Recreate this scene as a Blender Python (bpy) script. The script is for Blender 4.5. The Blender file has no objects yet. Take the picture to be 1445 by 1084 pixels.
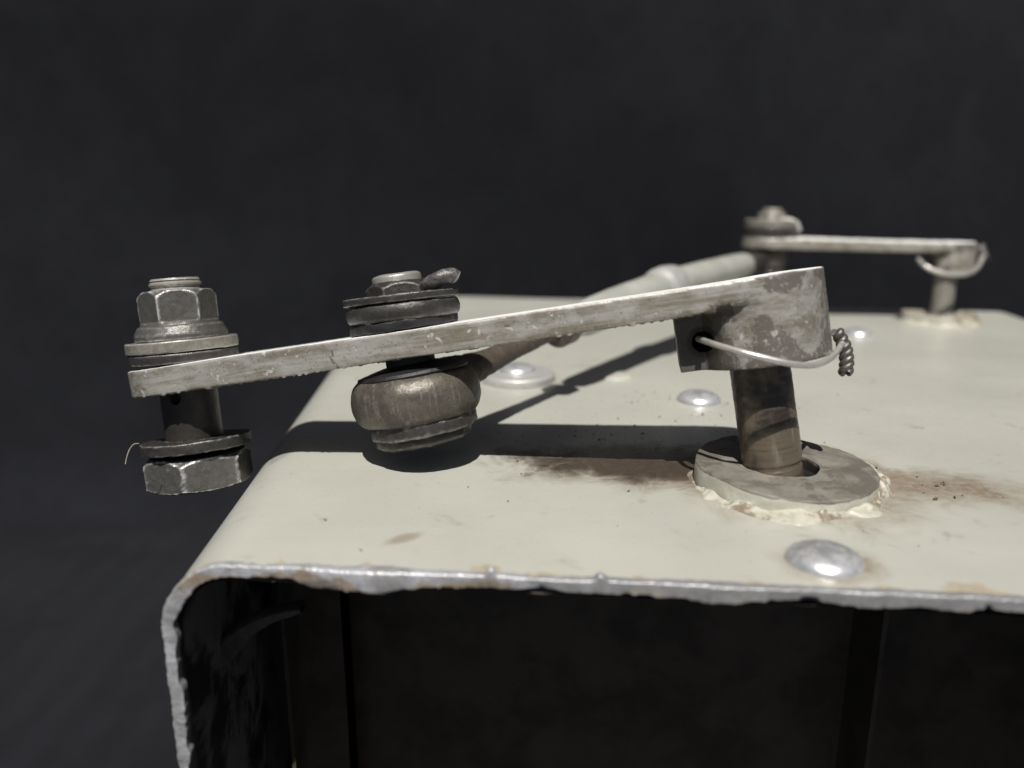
import bpy, bmesh, math, random
from mathutils import Vector, Matrix, noise
random.seed(7)
sc = bpy.context.scene
C = sc.collection
R = math.radians
# one unit is one centimetre
sc.unit_settings.system = 'METRIC'
sc.unit_settings.scale_length = 0.01

# ------------------------------------------------------------------ camera, sky, sun, exposure
H = 3.96                       # height of the lens above the painted top
PITCH = R(14.04)
cam_d = bpy.data.cameras.new("camera")
cam = bpy.data.objects.new("camera", cam_d)
C.objects.link(cam)
cam.location = (0, 0, H)
cam.rotation_euler = (math.pi / 2 - PITCH, 0, 0)
cam_d.sensor_width = 36
cam_d.lens = 36 * 1100 / 1445
cam_d.clip_start = 0.1
cam_d.clip_end = 2000
cam_d.dof.use_dof = True
cam_d.dof.focus_distance = 11.0
cam_d.dof.aperture_fstop = 0.145
sc.camera = cam

SUN_SX, SUN_SY = 0.03, 0.60    # how far a shadow runs per unit of height
sun_dir = Vector((SUN_SX, SUN_SY, -1)).normalized()
sun_d = bpy.data.lights.new("sun", 'SUN')
sun = bpy.data.objects.new("sun", sun_d)
C.objects.link(sun)
sun.rotation_euler = sun_dir.to_track_quat('-Z', 'Y').to_euler()
sun.location = (-5, -20, 40)
sun_d.energy = 5.0
sun_d.angle = R(0.55)
sun_d.color = (1.0, 0.975, 0.935)
elev = math.asin(-sun_dir.z)
world = bpy.data.worlds.new("World")
sc.world = world
world.use_nodes = True
wn = world.node_tree
bg = wn.nodes['Background']
sky = wn.nodes.new('ShaderNodeTexSky')
sky.sky_type = 'NISHITA'
sky.sun_disc = False
sky.air_density = 0.32
sky.dust_density = 1.2
sky.ozone_density = 0.3
sky.sun_elevation = elev
sky.sun_rotation = math.atan2(-sun_dir.x, -sun_dir.y)
wn.links.new(sky.outputs[0], bg.inputs[0])
bg.inputs[1].default_value = 0.05
sc.view_settings.view_transform = 'Standard'
sc.view_settings.look = 'None'
sc.view_settings.exposure = 0.10
sc.view_settings.gamma = 1.0


def px(u, v, zc):
    """a point of the place from its bearing and its distance along the lens axis"""
    xc, yc = (u - 722.5) / 1100 * zc, (542 - v) / 1100 * zc
    s, c = math.sin(PITCH), math.cos(PITCH)
    return Vector((xc, zc * c + yc * s, H - zc * s + yc * c))


# ------------------------------------------------------------------ mesh helpers
class MB:
    def __init__(self):
        self.v, self.f = [], []

    def grid(self, rows, close_u=False, close_v=False):
        o = len(self.v)
        n, m = len(rows), len(rows[0])
        for r in rows:
            self.v += [tuple(p) for p in r]
        for i in range(n if close_v else n - 1):
            for j in range(m if close_u else m - 1):
                a, b = i, (i + 1) % n
                c, d = j, (j + 1) % m
                self.f.append((o + a * m + c, o + a * m + d, o + b * m + d, o + b * m + c))
        return o

    def cap(self, idx, flip=False):
        self.f.append(tuple(reversed(idx)) if flip else tuple(idx))

    def lathe(self, prof, seg=96, M=None, rf=None, ds=0.05):
        """prof: list of (r, z) from the bottom axis to the top axis"""
        prof = densify(prof, ds)
        rows = []
        for r, z in prof:
            row = []
            for k in range(seg):
                t = 2 * math.pi * k / seg
                rr = rf(t, r, z) if rf else r
                p = Vector((rr * math.cos(t), rr * math.sin(t), z))
                row.append(M @ p if M else p)
            rows.append(row)
        o = self.grid(rows, close_u=True)
        n = len(prof)
        if prof[0][0] > 1e-5 and not (abs(prof[0][0] - prof[-1][0]) < 1e-6 and abs(prof[0][1] - prof[-1][1]) < 1e-6):
            self.cap([o + k for k in range(seg)], True)
            self.cap([o + (n - 1) * seg + k for k in range(seg)])
        return self

    def tube(self, pts, rad, seg=14, cap=True):
        pts = [Vector(p) for p in pts]
        n = len(pts)
        if not hasattr(rad, '__len__'):
            rad = [rad] * n
        T = [(pts[min(i + 1, n - 1)] - pts[max(i - 1, 0)]).normalized() for i in range(n)]
        up = Vector((0, 0, 1)) if abs(T[0].z) < 0.9 else Vector((1, 0, 0))
        nrm = (up - T[0] * up.dot(T[0])).normalized()
        rows = []
        for i in range(n):
            nrm = (nrm - T[i] * nrm.dot(T[i])).normalized()
            b = T[i].cross(nrm)
            rows.append([pts[i] + (nrm * math.cos(2 * math.pi * k / seg) + b * math.sin(2 * math.pi * k / seg)) * rad[i] for k in range(seg)])
        o = self.grid(rows, close_u=True)
        if cap:
            self.cap([o + k for k in range(seg)], True)
            self.cap([o + (n - 1) * seg + k for k in range(seg)])
        return self

    def mesh(self, name):
        me = bpy.data.meshes.new(name)
        me.from_pydata([tuple(p) for p in self.v], [], self.f)
        bm = bmesh.new()
        bm.from_mesh(me)
        bmesh.ops.remove_doubles(bm, verts=bm.verts, dist=1e-5)
        bmesh.ops.recalc_face_normals(bm, faces=bm.faces)
        bm.to_mesh(me)
        bm.free()
        return me

    def build(self, name, mat, parent=None, rough=None, M=None, sharp=38, **kw):
        return finish(self.mesh(name), name, mat, parent, rough, M, sharp, **kw)


def catmull(P, n=10):
    P = [Vector(p) for p in P]
    P = [P[0] * 2 - P[1]] + P + [P[-1] * 2 - P[-2]]
    out = []
    for i in range(1, len(P) - 2):
        for k in range(n):
            t = k / n
            a, b, c, d = P[i - 1:i + 3]
            out.append(.5 * ((2 * b) + (c - a) * t + (2 * a - 5 * b + 4 * c - d) * t * t + (3 * b - a - 3 * c + d) * t ** 3))
    out.append(P[-2])
    return out


def densify(prof, ds):
    out = [prof[0]]
    for a, b in zip(prof, prof[1:]):
        L = math.hypot(b[0] - a[0], b[1] - a[1])
        n = max(1, math.ceil(L / ds))
        for k in range(1, n + 1):
            out.append((a[0] + (b[0] - a[0]) * k / n, a[1] + (b[1] - a[1]) * k / n))
    return out


def bev(prof, b):
    """round the inner corners of a profile"""
    out = [prof[0]]
    for p, c, n in zip(prof, prof[1:], prof[2:]):
        p, c, n = Vector(p), Vector(c), Vector(n)
        l1, l2 = (p - c).length, (n - c).length
        k1, k2 = min(b, l1 * .45), min(b, l2 * .45)
        s, e = c + (p - c) / max(l1, 1e-9) * k1, c + (n - c) / max(l2, 1e-9) * k2
        for t in (0, .33, .67, 1):
            q = s * (1 - t) ** 2 + c * 2 * t * (1 - t) + e * t * t
            out.append((q.x, q.y))
    out.append(prof[-1])
    return out


def grit(me, amp, freq, seed=0, lo=.22, keep=None):
    """stuck-on lumps of dirt: only the peaks of the noise rise"""
    off = Vector((seed * 2.7, seed * 5.3, seed * 1.1))
    nr = [v.normal.copy() for v in me.vertices]
    for v, n in zip(me.vertices, nr):
        if keep and not keep(v.co, n):
            continue
        d = noise.noise(v.co * freq + off) - lo
        if d > 0 and noise.noise(v.co * freq * .22 + off) > -.1:
            v.co += n * min(d, .3) * amp / .3
    me.update()


def disp(me, layers, seed=0):
    """displace along the normal: layers of (amplitude, frequency)"""
    off = Vector((seed * 3.7, seed * 1.3, seed * 7.1))
    nr = [v.normal.copy() for v in me.vertices]
    for v, n in zip(me.vertices, nr):
        d = 0
        for a, f in layers:
            d += a * noise.noise(v.co * f + off)
        v.co += n * d
    me.update()


SEED = [1]
ROUGH = [(.006, 3.), (.005, 9.), (.004, 26.)]      # gently worn
ROUGH2 = [(.007, 3.), (.008, 9.), (.007, 28.)]     # caked with dirt


def finish(me, name, mat, parent=None, rough=None, M=None, sharp=38, **kw):
    if rough:
        SEED[0] += 1
        disp(me, rough, SEED[0])
        if rough is ROUGH2:
            grit(me, .011, 13., SEED[0], .24)
        if rough is ROUGH:
            pass
    me.polygons.foreach_set('use_smooth', [True] * len(me.polygons))
    if sharp:
        me.set_sharp_from_angle(angle=R(sharp))
    me.materials.append(mat)
    o = bpy.data.objects.new(name, me)
    C.objects.link(o)
    if parent:
        o.parent = parent
    if M is not None:
        o.matrix_local = M
    for k, v in kw.items():
        o[k] = v
    return o


def thing(name, label, cat, M, group=None):
    o = bpy.data.objects.new(name, None)
    C.objects.link(o)
    o.empty_display_size = 0.5
    o.matrix_world = M
    o['label'] = label
    o['category'] = cat
    if group:
        o['group'] = group
    return o


def hexf(ap, phase):
    def f(t, r, z):
        a = (t - phase) % (math.pi / 3) - math.pi / 6
        return min(r, ap / math.cos(a))
    return f


def frame(origin, X, Z):
    Z = Z.normalized()
    X = (X - Z * X.dot(Z)).normalized()
    Y = Z.cross(X)
    return Matrix.Translation(origin) @ Matrix((X, Y, Z)).transposed().to_4x4()


def frame_keepx(origin, X, Z):
    X = X.normalized()
    Z = (Z - X * X.dot(Z)).normalized()
    return frame(origin, X, Z)


def T(x, y, z):
    return Matrix.Translation((x, y, z))


# ------------------------------------------------------------------ materials
class NT:
    def __init__(self, name):
        self.m = bpy.data.materials.new(name)
        self.m.use_nodes = True
        self.t = self.m.node_tree
        self.b = self.t.nodes['Principled BSDF']
        self.co = self.t.nodes.new('ShaderNodeTexCoord').outputs['Object']

    def n(self, kind, **kw):
        nd = self.t.nodes.new('ShaderNode' + kind)
        ins = kw.pop('ins', {})
        for k, v in kw.items():
            setattr(nd, k, v)
        for k, v in ins.items():
            self.set(nd.inputs[k], v)
        return nd

    def set(self, sock, v):
        if isinstance(v, bpy.types.NodeSocket):
            self.t.links.new(v, sock)
        else:
            sock.default_value = v

    def noise(self, scale, detail=5, rough=.6, dist=0, vec=None):
        return self.n('TexNoise', ins={'Vector': vec or self.co, 'Scale': scale, 'Detail': detail, 'Roughness': rough, 'Distortion': dist}).outputs['Fac']

    def stretch(self, s, rot=(0, 0, 0), loc=(0, 0, 0), vec=None):
        return self.n('Mapping', ins={'Vector': vec or self.co, 'Scale': s, 'Rotation': rot, 'Location': loc}).outputs[0]

    def step(self, x, lo, hi, a=0., b=1.):
        return self.n('MapRange', interpolation_type='SMOOTHSTEP', ins={'Value': x, 'From Min': lo, 'From Max': hi, 'To Min': a, 'To Max': b}).outputs[0]

    def math(self, op, a, b=0.5):
        return self.n('Math', operation=op, use_clamp=False, ins={0: a, 1: b}).outputs[0]

    def mix(self, fac, a, b):
        nd = self.n('Mix', data_type='RGBA')
        self.set(nd.inputs[0], fac)
        for s, v in ((nd.inputs[6], a), (nd.inputs[7], b)):
            self.set(s, v if isinstance(v, bpy.types.NodeSocket) else (*v, 1))
        return nd.outputs[2]

    def bump(self, h, strength=.3, dist=.02, normal=None):
        nd = self.n('Bump', ins={'Height': h, 'Strength': strength, 'Distance': dist})
        if normal:
            self.set(nd.inputs['Normal'], normal)
        return nd.outputs[0]

    def point(self):
        return self.n('NewGeometry').outputs['Pointiness']

    def blob(self, c, rad, rot=0.):
        """1 at the centre, 0 at the ellipse's edge and beyond (plan view)"""
        v = self.n('VectorMath', operation='SUBTRACT', ins={0: self.co, 1: (c[0], c[1], 0)}).outputs[0]
        v = self.n('VectorRotate', rotation_type='Z_AXIS', ins={'Vector': v, 'Angle': -rot}).outputs[0]
        v = self.n('VectorMath', operation='MULTIPLY', ins={0: v, 1: (1 / rad[0], 1 / rad[1], 0)}).outputs[0]
        l = self.n('VectorMath', operation='LENGTH', ins={0: v}).outputs['Value']
        return self.n('MapRange', ins={'Value': l, 'From Min': 0., 'From Max': 1., 'To Min': 1., 'To Max': 0.}).outputs[0]

    def out(self, col, rough, metal=0., normal=None, spec=.5):
        self.set(self.b.inputs['Base Color'], col if isinstance(col, bpy.types.NodeSocket) else (*col, 1))
        self.set(self.b.inputs['Roughness'], rough)
        self.set(self.b.inputs['Metallic'], metal)
        self.b.inputs['Specular IOR Level'].default_value = spec
        if normal:
            self.set(self.b.inputs['Normal'], normal)
        return self.m


def metal(name, clean, mid, dark, amt=.5, mid_amt=.5, rough=.45, metallic=.5, scale=1., bump=.35, edge=None, edge_lo=.53, patch=1.3):
    """worn plated steel: bright metal, dull film and dark grime in patches"""
    t = NT(name)
    a = t.noise(5.5 * scale, 8, .68, .3)
    b = t.noise(patch * scale, 9, .66, .6)
    f = t.noise(26 * scale, 4, .7)
    m1 = t.step(a, .55 - .35 * mid_amt, .80 - .35 * mid_amt)
    m2 = t.math('MULTIPLY', t.step(t.math('ADD', t.math('MULTIPLY', b, .7), t.math('MULTIPLY', f, .3)), .66 - .4 * amt, .80 - .4 * amt), .85)
    col = t.mix(m1, clean, mid)
    col = t.mix(t.math('MULTIPLY', t.step(f, .5, .75), .25), col, dark)
    col = t.mix(m2, col, dark)
    if edge:
        e = t.math('MULTIPLY', t.step(t.point(), edge_lo, edge_lo + .06), t.step(a, .32, .55))
        col = t.mix(e, col, edge)
        m2 = t.math('MULTIPLY', m2, t.math('SUBTRACT', 1., e))
    mt = t.math('MULTIPLY', t.math('SUBTRACT', 1., m2), metallic)
    mt = t.math('MULTIPLY', mt, t.math('SUBTRACT', 1., t.math('MULTIPLY', m1, .45)))
    rg = t.math('ADD', t.math('MULTIPLY', m2, .25), t.math('ADD', t.math('MULTIPLY', f, .25), rough - .12))
    col = t.mix(t.math('MULTIPLY', t.step(t.noise(48, 3, .6), .56, .70), .30), col, dark)
    hgt = t.math('ADD', t.math('MULTIPLY', f, .75), t.math('ADD', t.math('MULTIPLY', a, .6), t.math('MULTIPLY', m2, -.25)))
    return t.out(col, rg, mt, t.bump(hgt, bump, .03))




def arm_material():
    t = NT("plated_arm_steel")
    x = t.n('SeparateXYZ', ins={0: t.co}).outputs[0]
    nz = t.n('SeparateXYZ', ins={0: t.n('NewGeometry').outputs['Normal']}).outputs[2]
    hub = t.step(x, -1.5, -.1)
    streak = t.noise(1., 7, .62, .2, t.stretch((.8, 7., 7.)))
    lines = t.noise(1., 4, .7, 0, t.stretch((1.6, 38., 38.)))
    a = t.noise(3.0, 8, .64, .4)
    p = t.noise(1.55, 8, .62, .35)
    fine = t.noise(17, 5, .65)
    film = t.step(t.math('ADD', t.math('MULTIPLY', streak, .6), t.math('MULTIPLY', a, .4)), .40, .60)
    col = t.mix(film, (.405, .390, .350), (.225, .200, .152))
    col = t.mix(t.math('MULTIPLY', t.step(lines, .45, .7), .35), col, (.56, .54, .49))
    pit = t.step(t.noise(30, 3, .6), .60, .68)
    col = t.mix(t.math('MULTIPLY', pit, .6), col, (.07, .06, .05))
    chip = t.math('MULTIPLY', t.step(t.noise(5.5, 5, .6, .3), .63, .66), .75)
    col = t.mix(chip, col, (.66, .65, .61))
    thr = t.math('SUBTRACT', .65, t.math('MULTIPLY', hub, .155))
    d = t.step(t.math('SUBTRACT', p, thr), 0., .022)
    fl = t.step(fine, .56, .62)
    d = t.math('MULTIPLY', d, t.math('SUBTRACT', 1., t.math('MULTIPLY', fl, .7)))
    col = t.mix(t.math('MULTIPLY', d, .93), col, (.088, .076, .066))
    col = t.mix(t.math('MULTIPLY', t.step(fine, .60, .74), .35), col, (.12, .10, .08))
    e = t.step(t.point(), .535, .575)
    col = t.mix(t.math('MULTIPLY', e, .75), col, (.74, .73, .70))
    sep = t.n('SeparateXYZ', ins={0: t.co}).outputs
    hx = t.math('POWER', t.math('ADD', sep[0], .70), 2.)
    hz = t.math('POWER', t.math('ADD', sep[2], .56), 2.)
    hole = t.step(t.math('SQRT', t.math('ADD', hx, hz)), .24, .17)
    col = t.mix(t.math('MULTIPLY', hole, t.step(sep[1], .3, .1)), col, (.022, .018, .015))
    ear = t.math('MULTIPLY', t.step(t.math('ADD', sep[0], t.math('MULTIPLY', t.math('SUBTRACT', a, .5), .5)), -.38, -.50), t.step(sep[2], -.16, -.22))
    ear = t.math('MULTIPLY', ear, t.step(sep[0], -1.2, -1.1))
    col = t.mix(t.math('MULTIPLY', ear, .85), col, (.050, .042, .035))  # the arm's shade on the ear, put into the colour
    # sun glare put into the colour: upward faces turn near white
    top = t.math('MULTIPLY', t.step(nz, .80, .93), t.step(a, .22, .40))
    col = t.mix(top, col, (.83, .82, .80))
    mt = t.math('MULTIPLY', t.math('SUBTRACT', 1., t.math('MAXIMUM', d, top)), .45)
    rg = t.math('ADD', .36, t.math('ADD', t.math('MULTIPLY', d, .2), t.math('MULTIPLY', fine, .2)))
    h = t.math('ADD', t.math('MULTIPLY', fine, .25), t.math('ADD', t.math('MULTIPLY', lines, .35), t.math('ADD', t.math('MULTIPLY', pit, -.5), t.math('MULTIPLY', d, -.3))))
    return t.out(col, rg, mt, t.bump(h, .22, .02))


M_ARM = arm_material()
M_NUT = metal("worn_nut_steel", (.165, .158, .143), (.098, .092, .082), (.040, .036, .031), amt=.34, mid_amt=.5, rough=.32, metallic=.6, scale=1.6, bump=.35, edge=(.76, .75, .72), edge_lo=.506)
M_WASH = metal("washer_steel", (.36, .345, .305), (.215, .197, .160), (.075, .065, .053), amt=.28, mid_amt=.6, rough=.36, metallic=.5, scale=1.6, bump=.28, edge=(.68, .66, .62), edge_lo=.52)
M_DARK = metal("grimy_steel", (.075, .070, .064), (.040, .036, .032), (.016, .014, .012), amt=.45, mid_amt=.5, rough=.30, metallic=.5, scale=1.8, bump=.4, edge=(.36, .345, .32), edge_lo=.515)
M_THREAD = metal("bright_thread_steel", (.50, .48, .43), (.30, .28, .24), (.08, .07, .06), amt=.2, mid_amt=.4, rough=.34, metallic=.6, scale=2, bump=.2, edge=(.75, .73, .70), edge_lo=.54)
M_SHANK = metal("blackened_shank", (.055, .050, .044), (.034, .030, .026), (.016, .014, .012), amt=.35, mid_amt=.5, rough=.36, metallic=.5, scale=1.2, bump=.2, edge=(.15, .14, .125), edge_lo=.56)
M_BLACK = metal("black_rubber", (.018, .017, .017), (.012, .011, .011), (.008, .007, .007), amt=.3, rough=.5, metallic=.0, bump=.4, edge=(.05, .047, .044), edge_lo=.55)


def eye_material():
    t = NT("rod_end_steel")
    th = t.noise(1., 5, .65, 0, t.stretch((14., 14., .9)))
    a = t.noise(2.2, 7, .66, .5)
    f = t.noise(28., 4, .65)
    col = t.mix(t.step(a, .36, .62), (.062, .052, .043), (.150, .134, .108))
    col = t.mix(t.math('MULTIPLY', t.step(th, .52, .68), .5), col, (.26, .24, .20))
    col = t.mix(t.math('MULTIPLY', t.step(f, .5, .66), .55), col, (.035, .029, .024))
    h = t.math('ADD', t.math('MULTIPLY', th, .5), t.math('MULTIPLY', f, .5))
    return t.out(col, t.math('ADD', .28, t.math('MULTIPLY', f, .3)), t.math('MULTIPLY', t.step(a, .36, .62), .5), t.bump(h, .4, .025))


M_EYE = eye_material()
M_SHAFT = None
M_WIRE = metal("lock_wire_steel", (.64, .615, .575), (.46, .43, .38), (.2, .175, .15), amt=.12, mid_amt=.4, rough=.34, metallic=.7, scale=3, bump=.1)
M_TWIST = metal("dark_wire_steel", (.16, .15, .135), (.10, .09, .08), (.04, .035, .03), amt=.3, mid_amt=.5, rough=.38, metallic=.7, scale=3, bump=.2)
M_RIVET = metal("aluminium_rivet", (.68, .68, .68), (.55, .55, .555), (.26, .245, .23), amt=.12, mid_amt=.42, rough=.36, metallic=.78, scale=1, bump=.14)


def rim_material():
    t = NT("bare_aluminium_cut")
    z = t.n('SeparateXYZ', ins={0: t.co}).outputs[2]
    a = t.noise(2.2, 8, .66, .5)
    st = t.noise(1., 6, .6, .2, t.stretch((1.3, 6., 6.)))
    f = t.noise(22, 4, .65)
    col = t.mix(t.step(a, .35, .65), (.60, .60, .62), (.36, .358, .352))
    col = t.mix(t.math('MULTIPLY', t.step(f, .52, .7), .4), col, (.20, .185, .165))
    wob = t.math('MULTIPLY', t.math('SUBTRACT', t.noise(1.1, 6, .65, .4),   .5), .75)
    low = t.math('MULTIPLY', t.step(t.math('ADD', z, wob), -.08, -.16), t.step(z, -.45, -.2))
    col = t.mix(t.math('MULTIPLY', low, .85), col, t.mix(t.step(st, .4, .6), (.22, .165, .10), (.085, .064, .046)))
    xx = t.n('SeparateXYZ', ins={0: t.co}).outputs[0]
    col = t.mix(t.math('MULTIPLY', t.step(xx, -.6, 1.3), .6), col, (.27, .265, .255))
    e = t.math('MULTIPLY', t.step(t.point(), .52, .56), t.step(a, .3, .5))
    e = t.math('MULTIPLY', e, t.step(xx, 2.2, -.4, .35, 1.))
    col = t.mix(t.math('MULTIPLY', e, .85), col, (.88, .88, .89))
    mt = t.math('MULTIPLY', t.math('SUBTRACT', 1., low), .45)
    h = t.math('ADD', t.math('MULTIPLY', a, .8), t.math('ADD', t.math('MULTIPLY', st, .5), t.math('MULTIPLY', f, .3)))
    return t.out(col, t.math('ADD', .30, t.math('MULTIPLY', f, .25)), mt, t.bump(h, .45, .05))


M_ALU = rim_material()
M_PLATE = metal("dull_aluminium", (.62, .61, .59), (.5, .48, .44), (.28, .22, .16), amt=.16, mid_amt=.4, rough=.42, metallic=.55, scale=1, bump=.15)


def shaft_material():
    t = NT("oily_steel_shaft")
    ring = t.noise(1., 6, .6, 0, t.stretch((1.2, 1.2, 16)))
    blot = t.noise(2.0, 7, .62, .6)
    low = t.step(t.n('SeparateXYZ', ins={0: t.co}).outputs[2], -1.3, -2.2)
    m = t.math('ADD', t.math('MULTIPLY', low, .22), blot)
    m = t.step(m, .46, .72)
    col = t.mix(m, (.022, .0175, .014), (.185, .150, .11))
    col = t.mix(t.math('MULTIPLY', t.step(ring, .5, .75), .6), col, (.09, .072, .055))
    col = t.mix(t.math('MULTIPLY', t.step(t.noise(1., 5, .6, 0, t.stretch((5., 5., .7))), .56, .68), .55), col, (.33, .30, .25))
    return t.out(col, t.math('ADD', .28, t.math('MULTIPLY', ring, .25)), t.math('MULTIPLY', m, .6), t.bump(ring, .14, .012))


M_SHAFT = shaft_material()

BASE = px(1108, 658, 10.75)          # middle of the collar's upper face
BX, BY = BASE.x + .02, BASE.y + .03
RIV = px(1163, 793, 8.53)


def paint_material():
    t = NT("grey_green_paint")
    big = t.noise(.35, 4, .55)
    streak = t.noise(1., 5, .6, 0, t.stretch((.35, 3.0, 1), (0, 0, R(-6))))
    fine = t.noise(6., 6, .7)
    speck = t.noise(22., 3, .6)
    col = t.mix(t.step(big, .3, .7), (.398, .395, .345), (.444, .442, .386))
    col = t.mix(t.math('MULTIPLY', t.step(streak, .5, .75), .25), col, (.375, .370, .31))
    brown, dk = (.205, .158, .110), (.045, .032, .022)
    wob = t.math('MULTIPLY', t.math('SUBTRACT', t.noise(1.5, 7, .65, .8), .5), 1.0)
    # grime round the collar and the track it left to the left and to the right
    s1 = t.step(t.math('ADD', t.blob((BX + .1, BY + .05), (2.35, 2.05)), wob), .05, .62)
    s2 = t.step(t.math('ADD', t.blob((BX - 1.8, BY + .55), (3.2, 1.25), R(-10)), wob), .12, .75)
    s3 = t.step(t.math('ADD', t.blob((BX + 1.9, BY - .1), (2.7, 1.05), R(-14)), wob), .15, .85)
    s4 = t.step(t.math('ADD', t.blob((RIV.x + .03, RIV.y - .05), (.80, .64)), t.math('MULTIPLY', wob, .7)), .1, .6)
    s5 = t.step(t.math('ADD', t.blob((-1.27, 8.42), (.42, .2), R(35)), wob), .3, .75)
    s6 = t.step(t.math('ADD', t.blob((3.61, 14.4), (.75, .9)), wob), .22, .8)
    s7 = t.step(t.math('ADD', t.blob((.1, 16.3), (1.3, 1.25)), t.math('MULTIPLY', wob, .6)), .12, .7)
    grain = t.step(t.noise(9., 6, .72), .28, .62, .65, 1.1)
    grain2 = t.step(t.noise(1., 6, .7, .4, t.stretch((2.5, 9., 1), (0, 0, R(12)))), .3, .6, .72, 1.)
    grain = t.math('MULTIPLY', grain, grain2)
    s1, s2, s3, s4, s6, s7 = [t.math('MULTIPLY', q, grain) for q in (s1, s2, s3, s4, s6, s7)]
    col = t.mix(t.math('MULTIPLY', s1, .85), col, brown)
    col = t.mix(t.math('MULTIPLY', s2, .98), col, (.150, .112, .08))
    col = t.mix(t.math('MULTIPLY', s3, .95), col, brown)
    for s, k in ((s4, .85), (s5, .6), (s6, .25), (s7, .35)):
        col = t.mix(t.math('MULTIPLY', s, k), col, brown)
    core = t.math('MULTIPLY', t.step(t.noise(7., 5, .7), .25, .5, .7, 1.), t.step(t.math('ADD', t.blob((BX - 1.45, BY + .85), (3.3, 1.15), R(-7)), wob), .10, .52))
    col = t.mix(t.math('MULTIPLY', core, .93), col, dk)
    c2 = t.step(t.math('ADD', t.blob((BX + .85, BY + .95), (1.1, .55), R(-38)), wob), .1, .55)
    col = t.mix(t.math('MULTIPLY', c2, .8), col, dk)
    # scattered scuffs and specks
    sp = t.math('MULTIPLY', t.step(speck, .73, .78), t.step(t.noise(.9, 3), .5, .62))
    col = t.mix(t.math('MULTIPLY', sp, .35), col, (.16, .12, .085))
    sc1 = t.step(t.noise(1., 3, .5, 1.5, t.stretch((.8, 7., 1), (0, 0, R(24)))), .735, .76)
    col = t.mix(t.math('MULTIPLY', sc1, .35), col, (.30, .27, .21))
    sx = t.n('SeparateXYZ', ins={0: t.co}).outputs
    edge_d = t.math('ADD', sx[1], t.math('SUBTRACT', t.math('MULTIPLY', sx[0], .0926), 7.46))
    chips = t.noise(1.5, 6, .66, .5, t.stretch((1, .6, .6)))
    near_edge = t.step(t.math('ADD', edge_d, t.math('MULTIPLY', t.math('SUBTRACT', chips, .5), -1.5)), .10, .03)
    col = t.mix(t.math('MULTIPLY', near_edge, .55), col, t.mix(t.step(fine, .45, .6), (.40, .30, .17), (.27, .19, .11)))
    rub = t.step(t.math('ADD', t.blob((-3.62, 11.5), (.35, .8)), t.math('MULTIPLY', wob, .9)), .45, .6)
    col = t.mix(t.math('MULTIPLY', rub, .6), col, (.27, .28, .275))
    rg = t.math('ADD', .22, t.math('ADD', t.math('MULTIPLY', fine, .14), t.math('MULTIPLY', s1, .3)))
    h = t.math('ADD', t.math('MULTIPLY', t.noise(1.1, 3), 1.), t.math('MULTIPLY', fine, .12))
    return t.out(col, rg, 0., t.bump(h, .12, .05))


M_PAINT = paint_material()


def simple(name, ca, cb, scale, rough, bump=.2, metallic=0., lo=.35, hi=.65, detail=6):
    t = NT(name)
    a = t.noise(scale, detail, .65, .3)
    return t.out(t.mix(t.step(a, lo, hi), ca, cb), rough, metallic, t.bump(a, bump, .04))


M_ROD = simple("grey_rod_paint", (.335, .335, .300), (.40, .40, .355), 1.2, .33, .1)
M_INNER = simple("dark_inner_primer", (.055, .043, .028), (.095, .076, .052), 1.1, .5, .2)


def sealant_material():
    t = NT("cream_sealant")
    a = t.noise(3., 6, .65, .3)
    b = t.noise(1.6, 7, .68, .5)
    f = t.noise(12., 4, .6)
    col = t.mix(t.step(a, .35, .65), (.38, .362, .295), (.49, .472, .39))
    d = t.step(t.math('ADD', t.math('MULTIPLY', b, .75), t.math('MULTIPLY', f, .25)), .47, .57)
    col = t.mix(t.math('MULTIPLY', d, .85), col, (.17, .128, .085))
    return t.out(col, .42, 0., t.bump(t.math('ADD', a, t.math('MULTIPLY', f, .3)), .3, .04))


M_SEAL = sealant_material()
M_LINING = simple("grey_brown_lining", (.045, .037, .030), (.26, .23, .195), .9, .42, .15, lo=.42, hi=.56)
M_LIT_STRIP = simple("grey_brown_lit_strip", (.055, .047, .039), (.13, .112, .095), 1.4, .45, .2)  # tone for the strip of bounced light inside the wall
M_NECK = metal("rusty_neck_steel", (.125, .100, .076), (.080, .062, .047), (.032, .025, .020), amt=.4, mid_amt=.5, rough=.5, metallic=.3, scale=1.6, bump=.6)
M_PRIVET = simple("painted_rivet_head", (.40, .395, .335), (.46, .455, .39), 3., .35, .1)
M_GRIT = simple("dirt_crumb", (.045, .032, .022), (.11, .075, .048), 6., .8)
M_FIBRE = simple("pale_fibre", (.30, .25, .2), (.4, .34, .28), 6., .6)


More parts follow.
